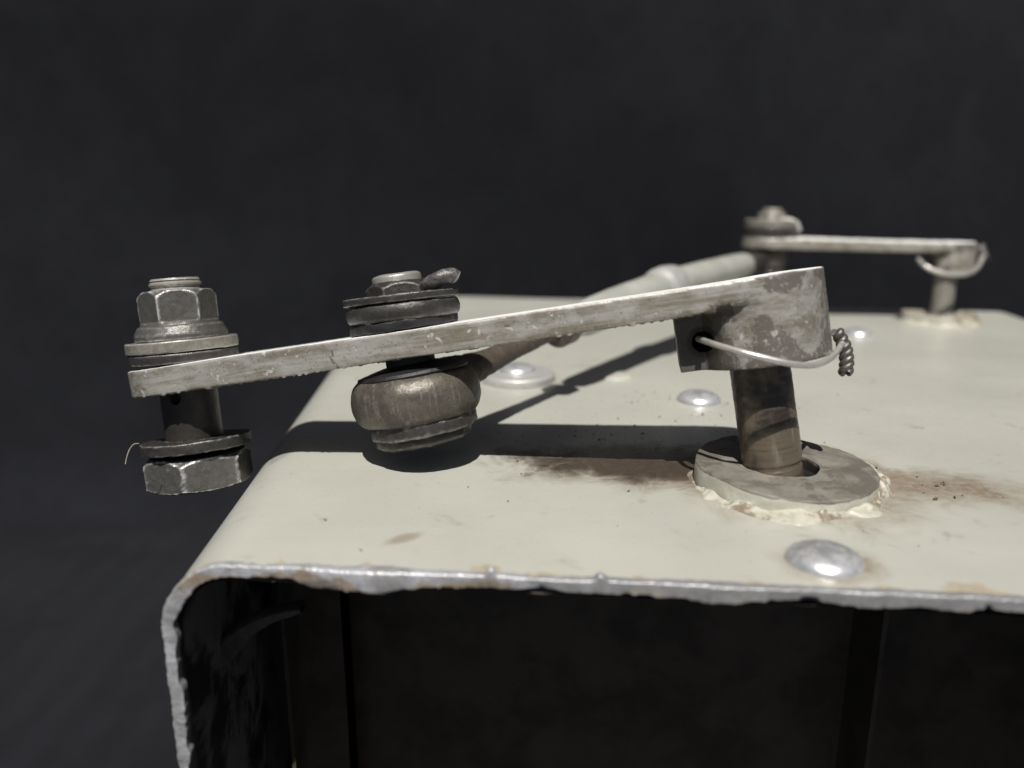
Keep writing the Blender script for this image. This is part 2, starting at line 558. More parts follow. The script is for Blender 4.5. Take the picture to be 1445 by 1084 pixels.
def collar_material():
    t = NT("collar_patina")
    sp = t.n('SeparateXYZ', ins={0: t.co}).outputs
    zl = t.math('SUBTRACT', sp[2], t.math('ADD', t.math('MULTIPLY', sp[0], -.03), t.math('MULTIPLY', sp[1], .04)))
    rad = t.math('SQRT', t.math('ADD', t.math('POWER', sp[0], 2.), t.math('POWER', sp[1], 2.)))
    a = t.noise(3.2, 7, .65, .4)
    f = t.noise(30, 3, .6)
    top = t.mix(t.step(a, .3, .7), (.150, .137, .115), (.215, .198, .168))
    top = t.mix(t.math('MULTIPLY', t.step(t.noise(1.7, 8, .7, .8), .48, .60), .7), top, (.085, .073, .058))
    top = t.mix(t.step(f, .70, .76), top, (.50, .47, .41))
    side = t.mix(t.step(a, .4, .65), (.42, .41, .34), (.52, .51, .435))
    side = t.mix(t.step(rad, .60, .53), side, (.03, .026, .022))  # wall of the hole painted near black, its shade put into the colour
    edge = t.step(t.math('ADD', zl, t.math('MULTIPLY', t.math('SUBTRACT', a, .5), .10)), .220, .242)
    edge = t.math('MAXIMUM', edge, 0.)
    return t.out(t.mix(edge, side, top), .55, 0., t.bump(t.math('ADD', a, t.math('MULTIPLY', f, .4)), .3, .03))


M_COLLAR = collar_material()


def cloth_material():
    t = NT("black_cloth")
    rib = t.n('TexWave', wave_type='BANDS', bands_direction='Z', ins={'Vector': t.stretch((1, 1, 1), (R(0), R(14), 0)), 'Scale': .85, 'Distortion': 1.6, 'Detail': 3, 'Detail Scale': 1.2}).outputs['Fac']
    lint = t.noise(.16, 6, .6, .5)
    small = t.noise(1.0, 4, .6)
    fz = t.noise(14, 4, .7)
    f = t.math('ADD', t.math('MULTIPLY', lint, .7), t.math('MULTIPLY', small, .3))
    col = t.mix(t.step(f, .36, .66), (.0056, .0060, .0080), (.0102, .0108, .0136))
    col = t.mix(t.math('MULTIPLY', t.math('MULTIPLY', rib, small), .5), col, (.0050, .0052, .0065))
    t.b.inputs['Sheen Weight'].default_value = .04
    return t.out(col, .9, 0., t.bump(t.math('ADD', t.math('MULTIPLY', rib, .5), t.math('MULTIPLY', fz, .5)), .2, .06), spec=.15)


M_CLOTH = cloth_material()

# ------------------------------------------------------------------ setting: the black cloth below and behind
FLOOR = -11.0


def cloth():
    mb = MB()
    rows = []
    prof = []
    for k in range(41):                                   # from in front of the box to the foot of the hanging part
        prof.append((-60 + 93 * k / 40, 0.))
    for k in range(1, 9):                                 # the turn upwards
        a = k / 8 * R(84)
        prof.append((33 + 4 * math.sin(a), 4 * (1 - math.cos(a))))
    y0, z0 = prof[-1]
    for k in range(1, 61):
        d = 110 * k / 60
        prof.append((y0 + d * math.cos(R(84)), z0 + d * math.sin(R(84))))
    for (y, z) in prof:
        row = []
        for j in range(121):
            x = -110 + 220 * j / 120
            p = Vector((x, y, FLOOR + z))
            yy = y - .12 * (x + 10) * min(1, max(0, (y - 10) / 23)) * -1.0
            w = noise.noise(Vector((x * .05, y * .04, z * .045))) * 1.2 + noise.noise(Vector((x * .02 + z * .05, z * .012, 3.))) * 2.2
            k = min(1, max(0, (y - 24) / 9))
            p.y = yy + w * k * .8
            fl = min(1, max(0, (y - 14) / 10)) * (1 - min(1, z / 3))
            p.z += .5 * fl * max(0, noise.noise(Vector((x * .06, y * .12, 9.))))
            row.append(p)
        rows.append(row)
    mb.grid(rows)
    o = mb.build('backdrop', M_CLOTH, sharp=None)
    o['kind'] = 'structure'
    o['label'] = 'black cloth spread below and hung up behind the painted metal box'


cloth()

# ------------------------------------------------------------------ the painted box
RC, TH = .85, .19


def yf(x):
    return 7.74 - .0926 * (x + 3.02)


YB = [(-8, 30.2), (-2, 29.5), (3.1, 28.7), (7, 27.6), (10.8, 26.6), (15.6, 25.8), (20, 25.2)]


def yb(x):
    x = min(19.9, max(-7.9, x))
    for (a, ya), (b, y_b) in zip(YB, YB[1:]):
        if x <= b:
            return ya + (y_b - ya) * (x - a) / (b - a)


def xl(y):
    return -3.90 - .063 * (y - 7.8)


def xr(y):
    return 14.0 + .16 * (y - 7)


def section(n_top=90, n_arc=14, n_wall=24):
    """parameters of the cross-section: (kind, value)"""
    s = [('L', k / n_wall) for k in range(n_wall)]
    s += [('A', k / n_arc) for k in range(n_arc)]
    s += [('T', k / n_top) for k in range(n_top + 1)]
    s += [('B', k / n_arc) for k in range(1, n_arc + 1)]
    s += [('R', k / n_wall) for k in range(1, n_wall + 1)]
    return s


def shell_point(kind, v, y, off=0.):
    """point of the section at depth y, off = distance inside the outer face; and the outward normal"""
    a, b = xl(y), xr(y)
    r = RC
    if kind == 'L':
        return Vector((a + off, y, FLOOR + (-r - FLOOR) * v)), Vector((-1, 0, 0))
    if kind == 'A':
        t = math.pi - v * math.pi / 2
        n = Vector((math.cos(t), 0, math.sin(t)))
        return Vector((a + r, y, -r)) + n * (r - off), n
    if kind == 'T':
        return Vector((a + r + (b - a - 2 * r) * v, y, -off)), Vector((0, 0, 1))
    if kind == 'B':
        t = math.pi / 2 - v * math.pi / 2
        n = Vector((math.cos(t), 0, math.sin(t)))
        return Vector((b - r, y, -r)) + n * (r - off), n
    return Vector((b - off, y, -r + (FLOOR + r) * v)), Vector((1, 0, 0))


def shell_at(kind, v, t, off=0., inset=0.):
    y = 8 + (29 - 8) * t
    for _ in range(4):
        p, n = shell_point(kind, v, y, off)
        y = yf(p.x) + inset + (yb(p.x) - yf(p.x) - inset) * t
    p, n = shell_point(kind, v, y, off)
    if kind == 'T':
        p.z += .018 * noise.noise(Vector((p.x * .35, p.y * .3, 2.)))
    return p, n


box = thing('metal_box', 'grey-green painted metal box with raw cut open front edge on black cloth', 'metal box', T(5, 17, FLOOR))
BO = Vector((-5, -17, -FLOOR))


def boxed(o):
    """the box's parts are written in world coordinates"""
    o.matrix_local = Matrix.Translation(BO)
    return o


def build_shell():
    mb = MB()
    S = section()
    for off in (0., TH):
        rows = []
        for k in range(71):
            t = (k / 70) ** 1.3
            rows.append([shell_at(s, v, t, off, .03)[0] for s, v in S])
        if off:
            ml = MB()
            ml.grid(rows)
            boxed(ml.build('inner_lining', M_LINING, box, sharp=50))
        else:
            mb.grid(rows)
    # the strip that closes the far edge
    mb.grid([[shell_at(s, v, 1., 0., .03)[0] for s, v in S], [shell_at(s, v, 1., TH, .03)[0] for s, v in S]])
    boxed(mb.build('painted_shell', M_PAINT, box, sharp=50))
    # far wall
    mb = MB()
    rows = []
    for k in range(2):
        rows.append([])
        for j in range(41):
            x = xl(29.5) + .3 + (xr(26) - xl(29.5) - .6) * j / 40
            rows[-1].append(Vector((x, yb(x) - .15, FLOOR if k == 0 else -TH - .02)))
    mb.grid(rows)
    boxed(mb.build('back_panel', M_INNER, box, sharp=None))


build_shell()


def build_rim():
    mb = MB()
    S = [('L', .45 + .55 * k / 260) for k in range(260)] + [('A', k / 70) for k in range(70)] + [('T', k / 1500) for k in range(1501)]
    rows = []
    NR = 26
    for s, v in S:
        p, n = shell_at(s, v, 0., TH / 2)
        q = p.copy()
        lo = noise.noise(q * .8 + Vector((3, 1, 4)))
        md = noise.noise(q * 2.3 + Vector((1, 5, 2)))
        hi = noise.noise(q * 8.)
        ridge = max(0, noise.noise(q * 1.6 + Vector((9, 2, 6))))
        a_out = TH / 2 + .012 + .012 * lo + .008 * md + .005 * hi
        a_in = TH / 2 - .072 + .08 * ridge + .03 * lo + .035 * noise.noise(q * 4. + Vector((2, 0, 2))) + .03 * max(0, noise.noise(q * 9. + Vector((5, 0, 2))))
        b = .030 + .015 * lo + .03 * ridge + .008 * hi
        if s == 'T':
            g = math.exp(-((p.x + 1.45) / .42) ** 2)          # the smeared patch near the corner
            a_in += .075 * g
            b += .05 * g
            a_out += .02 * g
            a_out += .07 * math.exp(-((p.x + .22) / .045) ** 2) + .06 * math.exp(-((p.x - .92) / .05) ** 2)
        f = Vector((0, -1, 0))
        row = []
        for k in range(NR):
            t = 2 * math.pi * k / NR
            c, d = math.cos(t), math.sin(t)
            c = math.copysign(abs(c) ** .28, c)
            d = math.copysign(abs(d) ** .34, d)
            w = (a_out if c > 0 else a_in)
            e = n * (c * w) + f * (d * (b if d > 0 else .10))
            pt = p + e
            pt += e.normalized() * (.014 * noise.noise(Vector((pt.x * 2.5, pt.y * 4., pt.z * 2.5))) + .008 * noise.noise(pt * 11.) + .006 * noise.noise(pt * 27.))
            row.append(pt)
        rows.append(row)
    mb.grid(rows, close_u=True)
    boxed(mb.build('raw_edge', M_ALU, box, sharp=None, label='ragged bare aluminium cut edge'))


build_rim()


def build_inside():
    # a rib set back behind the open front: bent flange along the wall and the corner, then its web
    S = [('L', .30 + .70 * k / 24) for k in range(24)] + [('A', k / 16) for k in range(17)]
    mb = MB()

    def ip(s, v, off, d):
        p, n = shell_at(s, v, 0., off)
        return p + Vector((0, d, 0))
    rows = []
    for off, d in ((.46, 2.6), (.46, 2.9), (.48, 3.1), (.62, 3.3), (1.2, 3.3)):
        rows.append([ip(s, v, off, d + .05 * noise.noise(Vector((v * 5, off, 1.)))) for s, v in S])
    for off, d in ((1.2, 3.36), (.64, 3.36), (.54, 3.2), (.52, 2.9), (.52, 2.6)):
        rows.append([ip(s, v, off, d + .05 * noise.noise(Vector((v * 5, off, 1.)))) for s, v in S])
    mb.grid(rows, close_v=True)
    rib = boxed(mb.build('inner_rib', M_INNER, box, sharp=40))
    mb = MB()

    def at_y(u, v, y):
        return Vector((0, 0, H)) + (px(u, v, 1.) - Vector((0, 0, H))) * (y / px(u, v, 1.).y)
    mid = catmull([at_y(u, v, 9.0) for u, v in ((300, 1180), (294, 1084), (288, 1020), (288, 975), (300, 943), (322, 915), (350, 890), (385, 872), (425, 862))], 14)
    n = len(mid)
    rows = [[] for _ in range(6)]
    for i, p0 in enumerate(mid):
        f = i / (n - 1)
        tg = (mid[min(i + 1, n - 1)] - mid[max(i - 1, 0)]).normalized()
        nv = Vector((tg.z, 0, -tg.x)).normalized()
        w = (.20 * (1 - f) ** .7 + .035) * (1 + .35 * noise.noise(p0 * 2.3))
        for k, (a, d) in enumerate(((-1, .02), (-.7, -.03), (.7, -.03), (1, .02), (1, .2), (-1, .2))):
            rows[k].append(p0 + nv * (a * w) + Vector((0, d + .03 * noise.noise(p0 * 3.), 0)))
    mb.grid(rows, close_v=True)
    boxed(mb.build('lit_patch_strip', M_LIT_STRIP, box, [(.012, 3.), (.006, 9.)], sharp=40))  # bounced light on the inner wall, built as an added pale strip
    # web panel with a return edge at its right end
    mb = MB()
    x0, x1 = -2.75, 5.35
    rows = []
    for y_, z0_, z1_ in ((11.9, FLOOR + .1, -.22), (11.96, FLOOR + .1, -.22)):
        rows.append([Vector((x0 + (x1 - x0) * k / 20, y_ - .09 * (x0 + (x1 - x0) * k / 20 + 3), z0_)) for k in range(21)])
        rows.append([Vector((x0 + (x1 - x0) * k / 20, y_ - .09 * (x0 + (x1 - x0) * k / 20 + 3), z1_)) for k in range(21)])
    rows = [rows[0], rows[1], rows[3], rows[2]]
    mb.grid(rows, close_v=True)
    boxed(mb.build('inner_web', M_INNER, box, sharp=30))
    mb = MB()
    q = [(5.35, 11.14), (5.40, 11.08), (5.42, 10.2), (5.49, 10.2), (5.49, 11.2), (5.35, 11.2)]
    mb.grid([[Vector((x, y, FLOOR + .1)), Vector((x, y, -.22))] for x, y in q], close_v=True)
    boxed(mb.build('web_return', M_INNER, box, sharp=30))
    # cross wall further back so that the inside stays closed
    mb = MB()
    mb.grid([[Vector((4.4, 14, FLOOR + .1)), Vector((4.4, 14, -.22))], [Vector((14.5, 14, FLOOR + .1)), Vector((14.5, 14, -.22))]])
    boxed(mb.build('inner_bulkhead', M_INNER, box, sharp=None))


build_inside()


def dome(r, h, pits=()):
    prof = [(r, -.02), (r, .012)]
    for k in range(1, 13):
        a = k / 12 * math.pi / 2
        prof.append((r * math.cos(a) ** .9 if k < 12 else 0., .012 + h * math.sin(a)))
    mb = MB().lathe(prof, 64, ds=.05)
    v2 = []
    for p in mb.v:
        p = Vector(p)
        for (x, y, rr, d) in pits:
            p.z -= d * math.exp(-((p.x - x) ** 2 + (p.y - y) ** 2) / rr ** 2)
        v2.append(p)
    mb.v = v2
    return mb


def rivet(x, y, r, h, mat, label, pits=(), tilt=(0, 0)):
    m = Matrix.Translation(Vector((x, y, 0)) + BO) @ Matrix.Rotation(tilt[0], 4, 'X') @ Matrix.Rotation(tilt[1], 4, 'Y')
    o = dome(r, h, pits).build('rivet', mat, box, rough=[(.006, 4.), (.003, 12.)], M=m, sharp=60)
    o['label'] = label
    return o


rivet(RIV.x, RIV.y, .41, .18, M_RIVET, 'bright domed rivet head near the cut front edge', ((-.16, .22, .035, .02), (.06, .26, .035, .02)))
p = px(986, 566, 15.0)
rivet(p.x, p.y, .42, .20, M_RIVET, 'bright domed rivet head behind the near shaft', ((-.02, -.1, .03, .01),))
p = px(1210, 474, 21.9)
rivet(p.x, p.y, .40, .17, M_RIVET, 'bright domed rivet head towards the far lever')
p = px(868, 531, 17.0)
rivet(p.x, p.y, .40, .055, M_PRIVET, 'rivet head painted over in the rod shadow')
for (x, y) in ((-1.1, 22.), (6.5, 27.)):
    rivet(x, y, .40, .12, M_PRIVET, 'rivet head painted over on the far top')
# round aluminium plate with a rivet of its own, below the rod
pp = px(731, 533, 16.7)
plate = MB().lathe(bev([(0, 0), (.80, 0), (.80, .14), (.74, .17), (0, .17)], .03), 72, ds=.06).build(
    'plate', M_PLATE, box, rough=[(.012, 2.), (.005, 8.)], M=Matrix.Translation(Vector((pp.x, pp.y, 0)) + BO), label='round aluminium plate with a flat dome under the rod')
dome(.40, .15).build('rivet', M_RIVET, plate, rough=[(.006, 4.)], M=T(-.02, .1, .17))

# collar round the near and the far shaft, and the sealant squeezed out below it


def collar(x, y, label, seal_amt=1., seed=0, dense=True, k=.955, tilt=(-.03, .04), top=.27):
    prof = bev([(.445, 0), (1.25 * k, 0), (1.25 * k, top), (.445, top)], .03)
    prof = prof + [prof[0]]
    rf = lambda t, r, z: r * (1 + .012 * math.sin(3 * t + 1) + (.06 * max(0, math.cos(t - R(183))) ** 24 if r > .9 else 0))
    mb = MB().lathe(prof, 120, ds=.05, rf=rf)
    mb.v = [(a, b, c + (tilt[0] * a + tilt[1] * b) * min(1, max(0, c / top))) for a, b, c in mb.v]
    o = mb.build('collar', M_COLLAR, box, rough=[(.018, 2.5), (.010, 9.), (.004, 25.)],
                                                   M=Matrix.Translation(Vector((x, y, .0)) + BO), label=label, sharp=45)
    mb = MB()
    n = 420 if dense else 100
    kk = k
    rows = []
    for i in range(n):
        t = 2 * math.pi * i / n
        d = Vector((math.cos(t), math.sin(t), 0))
        q = d * 2.2 + Vector((seed, 0, 0))
        wide = .06 + .18 * noise.noise(q * .9) + .05 * noise.noise(q * 3.5)
        right = max(0, math.cos(t - R(8))) ** 6
        low = max(0, math.cos(t + R(95))) ** 3
        left = max(0, math.cos(t + R(140))) ** 8
        wide = max(.05, wide + .22 * right + .09 * low + .12 * left) * seal_amt
        hgt = max(.02, .075 + .09 * noise.noise(q * 1.3) + .03 * noise.noise(q * 4.) + .15 * right + .02 * low)
        row = []
        for j in range(17):
            f = j / 16
            r = 1.21 * kk + (wide + .05) * f
            z = hgt * (1 - f) ** .6 * (1 + .5 * math.sin(f * 3.) * noise.noise(q * 6 + Vector((0, f * 3, 0)))) - .01
            pt = d * r + Vector((0, 0, z))
            k2 = f * (1 - f) * 4
            pt.z += k2 * (.018 * noise.noise(pt * 5.) + .009 * noise.noise(pt * 14.)) * (1 + 4.0 * right)
            pt += d * .04 * noise.noise(pt * 3 + Vector((4, 4, 4))) * f
            row.append(pt)
        rows.append(row)
    mb.grid(rows, close_v=True)
    mb.build('sealant', M_SEAL, o, sharp=None, label='lumpy cream sealant squeezed out round the collar')
    MB().lathe([(0, .02), (.52, .02), (.52, .10), (0, .10)], 48, ds=.1).build('hole_shade_disc', M_BLACK, o, [(.01, 6.)])  # added dark disc, stands for the shade deep in the collar's hole
    return o


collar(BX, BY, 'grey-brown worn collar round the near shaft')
FB = px(1325, 441, 24.2)
collar(FB.x, FB.y, 'cream collar round the far shaft', .7, 5., False, .86, (0, 0), .22).data.materials[0] = M_SEAL

# dirt crumbs lying on the top: too many to count
def crumbs():
    mb = MB()

    def bit(x, y, s):
        o = len(mb.v)
        ang = random.random() * 6.28
        ax = Vector((math.cos(ang), math.sin(ang), random.uniform(-.2, .3))) * s * random.uniform(.8, 1.8)
        ay = Vector((-math.sin(ang), math.cos(ang), 0)) * s * random.uniform(.4, .9)
        az = Vector((0, 0, s * random.uniform(.4, .9)))
        c = Vector((x, y, .012))
        for e in (ax, -ax, ay, -ay, az, -az * .4):
            mb.v.append(c + e)
        for f in ((0, 2, 4), (2, 1, 4), (1, 3, 4), (3, 0, 4), (2, 0, 5), (1, 2, 5), (3, 1, 5), (0, 3, 5)):
            mb.f.append(tuple(o + k for k in f))
    for _ in range(150):
        x = random.gauss(2.0, 1.0)
        y = random.gauss(12.0, .75)
        if (x - BX) ** 2 + (y - BY) ** 2 < 1.75:
            continue
        bit(x, y, abs(random.gauss(0, .009)) + .005)
    for _ in range(60):
        bit(random.gauss(3.3, .8), random.gauss(14.2, .7), abs(random.gauss(0, .010)) + .006)
    for _ in range(45):
        bit(random.uniform(-2.5, 7), random.uniform(7.6, 17), abs(random.gauss(0, .007)) + .004)
    for _ in range(22):
        bit(random.gauss(5.5, .5), random.gauss(10.1, .4), abs(random.gauss(0, .012)) + .006)
    bit(1.42, 12.05, .045)
    bit(1.50, 12.1, .03)
    bit(-.6, 10.0, .016)
    o = boxed(mb.build('dirt_crumbs', M_GRIT, box, sharp=None))
    o.data.polygons.foreach_set('use_smooth', [False] * len(o.data.polygons))
    o['kind'] = 'stuff'


crumbs()

# ------------------------------------------------------------------ crank levers


def voxel(mb, size, smooth=4, cut=None):
    me = mb.mesh('tmp')
    o = bpy.data.objects.new('tmp', me)
    C.objects.link(o)
    m = o.modifiers.new('r', 'REMESH')
    m.mode = 'VOXEL'
    m.voxel_size = size
    m = o.modifiers.new('s', 'SMOOTH')
    m.factor = .5
    m.iterations = smooth
    c = None
    if cut:
        c = bpy.data.objects.new('tmp_cut', cut.mesh('tmp_cut'))
        C.objects.link(c)
        m = o.modifiers.new('b', 'BOOLEAN')
        m.operation = 'DIFFERENCE'
        m.solver = 'EXACT'
        m.object = c
    dg = bpy.context.evaluated_depsgraph_get()
    dg.update()
    out = bpy.data.meshes.new_from_object(o.evaluated_get(dg), depsgraph=dg)
    out.materials.clear()
    bpy.data.objects.remove(o)
    bpy.data.meshes.remove(me)
    if c:
        bpy.data.objects.remove(c)
    return out


def arm_mesh(L, w0, t0, t1, size, smooth, hole=True, bo=.10, br=.87, hb=-.95, ear=-1.04):
    """arm from its round left end at x = -L to the boss at x = 0"""
    mb = MB()
    # plan outline as half width over x; underside rises in an arch before the boss
    xs = [-L - w0 + w0 * (1 - math.cos(k / 20 * math.pi / 2)) for k in range(21)]
    xs += [-L + (L - .2) * k / 60 for k in range(1, 61)]
    xs += [-.2 + (bo + br + .2) * k / 24 for k in range(1, 25)]
    rows = []
    for x in xs:
        if x <= -L:
            hw = math.sqrt(max(1e-6, w0 * w0 - (x + L) ** 2))
        elif x <= -.2:
            f = (x + L) / (L - .2)
            hw = w0 + (br + .03 - w0) * f - .06 * math.sin(math.pi * min(1, max(0, f))) ** .6
        else:
            c = math.sqrt(max(1e-6, br * br - (x - bo) ** 2))
            k = min(1, (x + .2) / .35)
            hw = (br + .03) * (1 - k) + c * k if x < .15 else c
        hw = max(hw, .02)
        f = min(1, max(0, (x + L) / L))
        th = t0 + (t1 - t0) * f
        zt = th / 2
        zb = -th / 2 + .075 * math.exp(-((x + .25) / .42) ** 2)
        zt += .02 * math.exp(-((x - .4) / .6) ** 2)
        rows.append([Vector((x, -hw, zb)), Vector((x, -hw, zt)), Vector((x, hw, zt)), Vector((x, hw, zb))])
    o = mb.grid(rows, close_u=True)
    n = len(rows)
    mb.cap([o + k for k in range(4)], True)
    mb.cap([o + (n - 1) * 4 + k for k in range(4)])
    prof = [(0, hb), (br, hb), (br, t1 / 2), (0, t1 / 2)]
    mb.lathe(prof, 72, T(bo, 0, 0), ds=.2)
    x0, x1, y0, y1, z0, z1 = ear, .1, -.29, .50, hb + .012, .0
    a = [Vector((x, y, z)) for z in (z0, z1) for x, y in ((x0, y0), (x1, y0), (x1, y1), (x0, y1))]
    o = len(mb.v)
    mb.v += a
    for f in ((0, 3, 2, 1), (4, 5, 6, 7), (0, 1, 5, 4), (1, 2, 6, 5), (2, 3, 7, 6), (3, 0, 4, 7)):
        mb.f.append(tuple(o + k for k in f))
    cut = None
    if hole:
        cut = MB()
        cut.tube([(-.70, -1.5, -.56), (-.70, .2, -.56)], .14, 24)
    return voxel(mb, size, smooth, cut)


def washer(r_in, r_out, z0, z1, seg=110, b=.025, M=None, rf=None, bulge=0.):
    if bulge:
        prof = [(r_in, z0), (r_out - .05, z0)]
        for k in range(1, 8):
            a = -math.pi / 2 + k / 8 * math.pi
            prof.append((r_out - .05 + .05 * bulge * math.cos(a), (z0 + z1) / 2 + (z1 - z0) / 2 * math.sin(a)))
        prof += [(r_out - .05, z1), (r_in, z1), (r_in, z0)]
    else:
        prof = bev([(r_in, z0), (r_out, z0), (r_out, z1), (r_in, z1)], b)
        prof += [prof[0]]
    return MB().lathe(prof, seg, M, ds=.04, rf=rf)



# ---- near lever
A0 = px(1058, 411, 10.40)          # shaft axis in the middle of the arm
AL = px(264, 530, 12.05)           # bolt axis in the middle of the arm
FOOT = px(1091, 664, 10.72)
NM = frame_keepx(A0, A0 - AL, A0 - FOOT) @ Matrix.Rotation(R(-1.7), 4, 'X')
ARM_L = (A0 - AL).length
UP = (A0 - FOOT).length            # the Empty stands at the foot of the shaft
near = thing('crank_lever', 'large near crank lever with twin bolts hanging past the box edge', 'crank lever', NM @ T(0, 0, -UP))
LM = T(0, 0, UP)


def near_local(u, v, zc):
    return NM.inverted() @ px(u, v, zc)


am = arm_mesh(ARM_L, .81, .40, .345, .024, 3, br=.84)
grit(am, .020, 12., 5, .16, lambda c, n: n.z < -.6 and c.z > -.4)
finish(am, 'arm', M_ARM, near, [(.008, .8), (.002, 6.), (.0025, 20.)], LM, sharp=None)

foot_l = NM.inverted() @ FOOT
sh_dir = (Vector((0, 0, 0)) - foot_l).normalized()
SM = frame(Vector((0, 0, 0)), Vector((1, 0, 0)), sh_dir)
prof = bev([(0, -2.75), (.39, -2.75), (.39, -2.42), (.38, -2.40), (.38, -2.36), (.40, -2.33), (.395, -1.0), (.395, -.8), (0, -.8)], .02)
MB().lathe(prof, 110, ds=.03).build('shaft', M_SHAFT, near, [(.008, 2.), (.004, 14.), (.005, 34.)], LM @ SM, label='oily dark steel shaft')

# lock wire through the ear, round the boss, to a twisted pigtail
wire_px = [(985, 478, 10.35), (996, 482, 9.93), (1012, 487, 9.70), (1050, 498, 9.46), (1090, 508, 9.38), (1122, 514.5, 9.42), (1150, 515, 9.60), (1170, 507, 9.85), (1180, 497, 10.05), (1187, 487, 10.2), (1193, 480, 10.32), (1197, 490, 10.4)]
wp = [near_local(*q) for q in wire_px]
wire = MB().tube(catmull(wp, 10), .040, 14).build('lock_wire', M_WIRE, near, [(.004, 6.)], LM, label='bent bright lock wire round the boss')


def pigtail(parent, top, bot, M, seed_r, wr, turns, side):
    ax = (bot - top).normalized()
    s = ax.cross(Vector((0, 1, 0))).normalized()
    b = ax.cross(s)
    for ph in (0, math.pi):
        pts = []
        n = 90
        for k in range(n + 1):
            f = k / n
            a = ph + f * turns * 2 * math.pi
            c = top.lerp(bot, f) + s * side * math.sin(f * 3.0)
            w = seed_r * (.85 + .25 * f)
            pts.append(c + (s * math.cos(a) + b * math.sin(a)) * w)
        MB().tube(pts, wr, 12).build('twisted_strand', M_TWIST, parent, [(.005, 8.)], M)


pigtail(wire, near_local(1181, 468, 10.30), near_local(1192, 527, 10.30), Matrix.Identity(4), .047, .051, 3.2, .06)

# free bolt through the far-left end
BM = LM @ T(-ARM_L, 0, 0) @ Matrix.Rotation(R(4.4), 4, 'Y') @ Matrix.Diagonal((.925, .925, 1, 1))
shank_prof = [(0, -1.1), (.455, -1.1), (.455, .3), (.36, .34), (.36, 1.24), (0, 1.24)]
sp = [(0, 1.1), (.36, 1.1), (.36, 1.26)]
z = 1.26
while z < 1.42:
    sp += [(.405, z + .03), (.405, z + .055), (.365, z + .085), (.365, z + .095)]
    z += .10
sp += [(.385, z), (.36, z + .03), (0, z + .035)]
shank_mb = MB().lathe(shank_prof, 100, ds=.03)
me = shank_mb.mesh('bolt')
disp(me, [(.006, 4.), (.004, 16.)], 3)
tmp = bpy.data.objects.new('tmp', me)
C.objects.link(tmp)
cutm = MB().tube([(.06, -2, -.30), (-.02, 2, -.30)], .10, 24).mesh('tmp_cut')
cuto = bpy.data.objects.new('tmp_cut', cutm)
C.objects.link(cuto)
md = tmp.modifiers.new('b', 'BOOLEAN')
md.object = cuto
md.solver = 'EXACT'
dg = bpy.context.evaluated_depsgraph_get()
dg.update()
me2 = bpy.data.meshes.new_from_object(tmp.evaluated_get(dg), depsgraph=dg)
me2.materials.clear()
bpy.data.objects.remove(tmp)
bpy.data.objects.remove(cuto)
bolt = finish(me2, 'end_bolt', M_SHANK, near, None, BM, 30, label='blackened cross-drilled bolt hanging from the free end of the lever')
MB().lathe(sp, 90, ds=.02).build('thread', M_THREAD, bolt, [(.004, 5.), (.003, 20.)])
ap = .61 * math.cos(math.pi / 6)
nutp = bev([(.42, .57), (.72, .57), (.725, .66), (.66, .78), (.61, .80), (.61, 1.22), (.53, 1.31), (.40, 1.31)], .03)


def nut_rf(t, r, zz):
    if zz < .80:
        return r
    a = (t - R(33)) % (math.pi / 3) - math.pi / 6
    return min(r, ap / math.cos(a)) if zz > .84 else min(r, max(ap / math.cos(a), .66 - (zz - .79) * 1.2))


MB().lathe(nutp, 132, ds=.03, rf=nut_rf).build('flanged_nut', M_NUT, bolt, ROUGH, sharp=32)
washer(.45, .875, .395, .565).build('washer', M_WASH, bolt, ROUGH, Matrix.Rotation(R(-.6), 4, 'Y'))
washer(.45, .855, .235, .385, b=.03).build('washer', M_DARK, bolt, ROUGH)
wm = T(.03, 0, -1.06) @ Matrix.Rotation(R(-1.8), 4, 'Y') @ Matrix.Rotation(R(-2), 4, 'X')
wl = washer(.47, .875, -.085, .085).build('washer', M_DARK, bolt, ROUGH2, wm)
hp = bev([(0, -1.72), (.70, -1.72), (.875, -1.66), (.875, -1.30), (.74, -1.20), (0, -1.20)], .025)
MB().lathe(hp, 132, ds=.03, rf=hexf(.875 * math.cos(math.pi / 6), R(45))).build('bolt_head', M_NUT, bolt, ROUGH2, T(.02, 0, 0), sharp=32)
fib = [px(196, 626, 10.95), px(189, 627, 10.9), px(183, 634, 10.9), px(179, 645, 10.9), px(177, 655, 10.9)]
fm = (near.matrix_world @ BM).inverted()
MB().tube(catmull([fm @ q for q in fib], 8), .007, 6).build('fibre', M_FIBRE, bolt)

# pivot bolt with its stack of washers
PBX = -4.83
PM = LM @ T(PBX, 0, 0)
piv = MB().lathe(bev([(0, -1.4), (.34, -1.4), (.36, .88), (.355, .97), (.31, 1.0), (0, 1.0)], .02), 72, ds=.04).build('pivot_bolt', M_THREAD, near, [(.006, 5.)], PM, label='bolt with stacked washers holding the rod end')
UT = Matrix.Rotation(R(2.4), 4, 'Y')
ap2 = .47 * math.cos(math.pi / 6)
MB().lathe(bev([(.33, .68), (.50, .68), (.50, .80), (.40, .89), (.33, .89)], .02), 120, ds=.03, rf=hexf(.44, R(20))).build('castle_nut', M_DARK, piv, ROUGH, UT)
washer(.34, .83, .60, .70, b=.02).build('washer', M_DARK, piv, ROUGH, T(-.01, 0, 0) @ UT)
washer(.34, .81, .34, .59, bulge=1.3).build('washer', M_DARK, piv, ROUGH, UT)
washer(.34, .78, .205, .34, b=.03).build('gasket', M_BLACK, piv, [(.012, 4.), (.012, 11.), (.010, 26.)])
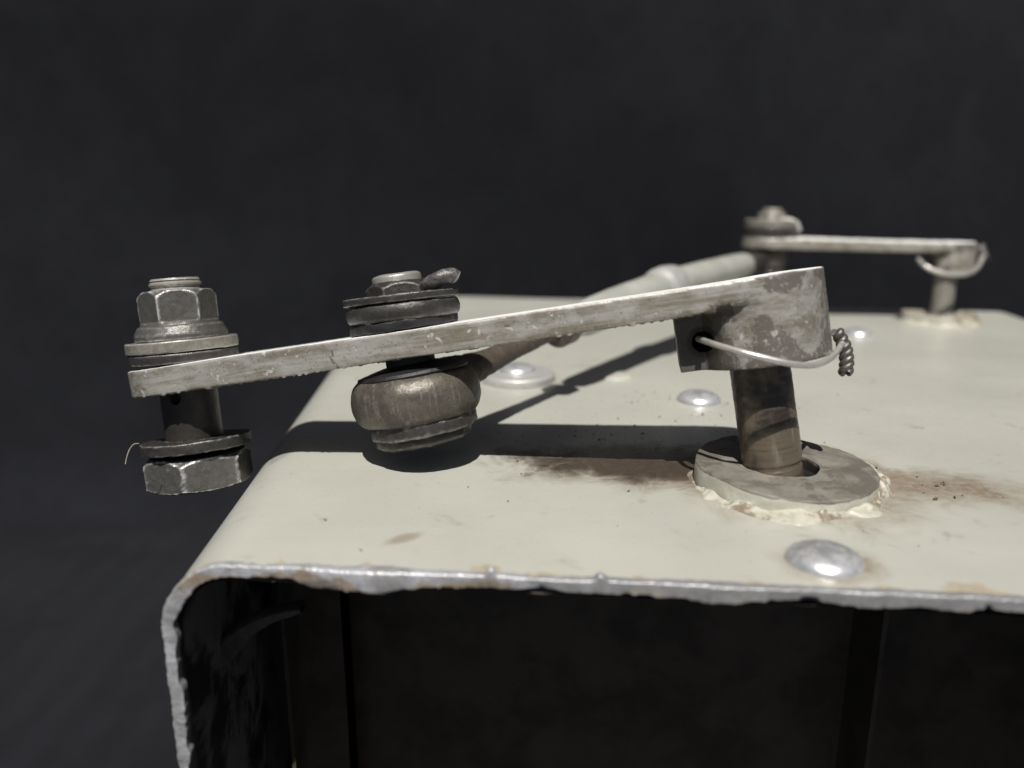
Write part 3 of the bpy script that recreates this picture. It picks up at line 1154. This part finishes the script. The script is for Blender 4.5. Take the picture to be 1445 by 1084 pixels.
# bent end of the split pin lying on the washer
pin = [(-.1, .25, .76), (.20, .05, .77), (.42, -.12, .78), (.58, -.18, .83), (.72, -.17, .87), (.82, -.13, .87), (.88, -.09, .82)]
pc = catmull(pin, 8)
MB().tube(pc, [(.06 + .05 * min(1, k / 22)) * (1 if k < len(pc) - 3 else .8 - .2 * (k - len(pc) + 3)) for k in range(len(pc))], 16).build('split_pin', M_DARK, piv, ROUGH, UT)
MB().lathe([(.34, -.46), (.80, -.47), (.82, -.44), (.80, -.40), (.55, -.34), (.34, -.30), (.34, -.46)], 96, ds=.04).build(
    'cup_washer', M_BLACK, piv, [(.008, 4.), (.006, 14.)], Matrix.Rotation(R(-2.0), 4, 'Y'))
washer(.34, .79, -1.32, -1.11, b=.05).build('washer', M_DARK, piv, ROUGH2, Matrix.Rotation(R(-2.0), 4, 'Y'))
MB().lathe(bev([(0, -1.48), (.62, -1.48), (.70, -1.43), (.70, -1.31), (0, -1.31)], .03), 96, ds=.04).build('bolt_head', M_DARK, piv, ROUGH2, T(-.03, 0, 0) @ Matrix.Rotation(R(-2.0), 4, 'Y'))
MB().tube([(0, 0, -.5), (0, 0, .25)], .36, 32).build('sleeve', M_BLACK, piv)

# ---- far lever
FS = px(1340, 349, 23.9)
FL = px(1086, 342, 24.5)
FFOOT = px(1328, 437, 24.15)
FM = frame_keepx(FS, FS - FL, Vector((-.05, .02, 1)))
F_L = (FS - FL).length
ff = FM.inverted() @ FFOOT
FUP = -ff.z
far = thing('crank_lever', 'small out-of-focus crank lever at the back right of the box', 'crank lever', FM @ T(0, 0, -FUP))
FLM = T(0, 0, FUP)
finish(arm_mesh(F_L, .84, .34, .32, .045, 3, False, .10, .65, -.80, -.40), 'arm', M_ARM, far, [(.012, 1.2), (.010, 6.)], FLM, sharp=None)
fd = (Vector((0, 0, 0)) - ff).normalized()
MB().lathe([(0, -ff.length - .15), (.32, -ff.length - .15), (.32, -.8), (0, -.8)], 48, ds=.05).build('shaft', M_WASH, far, [(.008, 6.)], FLM @ frame(Vector((0, 0, 0)), Vector((1, 0, 0)), fd))


def far_local(u, v, zc):
    return FM.inverted() @ px(u, v, zc)


fw = [far_local(*q) for q in [(1296, 366, 23.4), (1303, 374, 23.0), (1318, 382, 22.85), (1340, 387, 22.8), (1362, 387, 22.9), (1376, 381, 23.2), (1384, 370, 23.5), (1387, 360, 23.7)]]
fwire = MB().tube(catmull(fw, 8), .068, 10).build('lock_wire', M_WIRE, far, None, FLM)
pigtail(fwire, far_local(1382, 348, 23.75), far_local(1387, 366, 23.75), Matrix.Identity(4), .10, .085, 1.5, .0)
fp = MB().lathe(bev([(0, -.9), (.3, -.9), (.3, 1.0), (.26, 1.05), (0, 1.05)], .02), 40, ds=.06).build('pivot_bolt', M_WASH, far, None, FLM @ T(-F_L, 0, 0))
MB().lathe([(.3, .70), (.44, .70), (.44, .84), (.36, .92), (.3, .92)], 60, rf=hexf(.40, R(10))).build('castle_nut', M_WASH, fp, [(.006, 6.)])
washer(.3, .80, .48, .70, 60).build('washer', M_WASH, fp, ROUGH)
washer(.3, .84, .18, .48, 60).build('washer', M_DARK, fp, ROUGH)
fl_pin = [far_local(*q) for q in [(1105, 310, 24.0), (1116, 311, 23.9), (1125, 317, 23.85), (1128, 326, 23.85)]]
MB().tube(catmull([q + Vector((F_L, 0, 0)) for q in fl_pin], 8), .075, 10).build('split_pin', M_WASH, fp)
washer(.3, .55, -.95, -.85, 40).build('washer', M_DARK, fp)

# ------------------------------------------------------------------ connecting rod between the two levers
E0 = NM @ Vector((PBX, 0, -.79))
E1 = FM @ Vector((-F_L, 0, -.52))
rod = thing('connecting_rod', 'grey painted connecting rod running back between both crank levers', 'rod', T(*E0))
RL = (E1 - E0).length
RX = (E1 - E0).normalized()
RMW = frame_keepx(E0, RX, NM.col[2].to_3d())
RM = T(*(-E0)) @ RMW


def bow(f):
    return .26 * math.sin(math.pi * min(1, max(0, f)) ** .9)


def rod_tube(pr, seg=40, step=.06):
    """pr: list of (distance along the rod, radius)"""
    pr = densify(pr, step)
    return MB().tube([(x, 0, bow(x / RL)) for x, r in pr], [max(r, .002) for x, r in pr], seg)


EM = T(*(-E0)) @ NM @ T(PBX, 0, -.79)
eye = []
for k in range(25):
    a = -R(72) + R(144) * k / 24
    eye.append((.60 + .345 * math.cos(a) ** .72, .352 * math.copysign(abs(math.sin(a) / math.sin(R(72))) ** .88, a)))
eye = [(.36, -.352)] + eye + [(.36, .352), (.36, -.352)]
e_ob = MB().lathe(eye, 120, ds=.04).build('rod_end', M_EYE, rod, [(.012, 3.), (.008, 10.), (.004, 26.)], EM, label='barrel shaped bronze-brown rod end under the near lever')
nk = rod_tube([(.40, .36), (.75, .37), (.95, .335), (1.2, .275), (1.6, .225), (2.6, .165), (5.2, .14), (6.0, .14)])
nk.build('neck', M_NECK, e_ob, [(.012, 4.), (.012, 14.), (.006, 30.)], EM.inverted() @ RM)
s0 = RL * .235
rod_tube([(s0, .14), (s0 + .02, .30), (s0 + .08, .345), (s0 + .45, .345), (s0 + .52, .30), (s0 + .53, .14)], 36).build('lock_nut', M_EYE, rod, [(.006, 5.)], RM)
s1 = s0 + .75
sf = RL * .535
rod_tube([(s1, .15), (s1 + .03, .29), (s1 + .4, .36), (s1 + 1.6, .385), (sf - .5, .41), (sf + .5, .40), (RL * .80, .37), (RL * .86, .35), (RL * .87, .2)], 56).build(
    'tube', M_ROD, rod, [(.006, 2.), (.003, 8.)], RM, label='grey painted tube tapering to both ends')
rod_tube([(sf - .5, .40), (sf - .42, .44), (sf - .3, .50), (sf, .52), (sf + .35, .50), (sf + .45, .44), (sf + .5, .39)], 56).build('ferrule', M_PLATE, rod, [(.006, 4.)], RM, label='bright raised ferrule ring on the tube')
rod_tube([(RL * .865, .2), (RL * .868, .31), (RL * .90, .31), (RL * .93, .24), (RL - .3, .24)], 36).build('neck', M_DARK, rod, [(.012, 4.)], RM)
FEM = T(*(-E0)) @ FM @ T(-F_L, 0, -.52)
MB().lathe(bev([(.3, -.28), (.50, -.28), (.58, -.1), (.58, .1), (.50, .28), (.3, .28), (.3, -.28)], .04), 60, ds=.05).build('rod_end', M_EYE, rod, ROUGH, FEM)
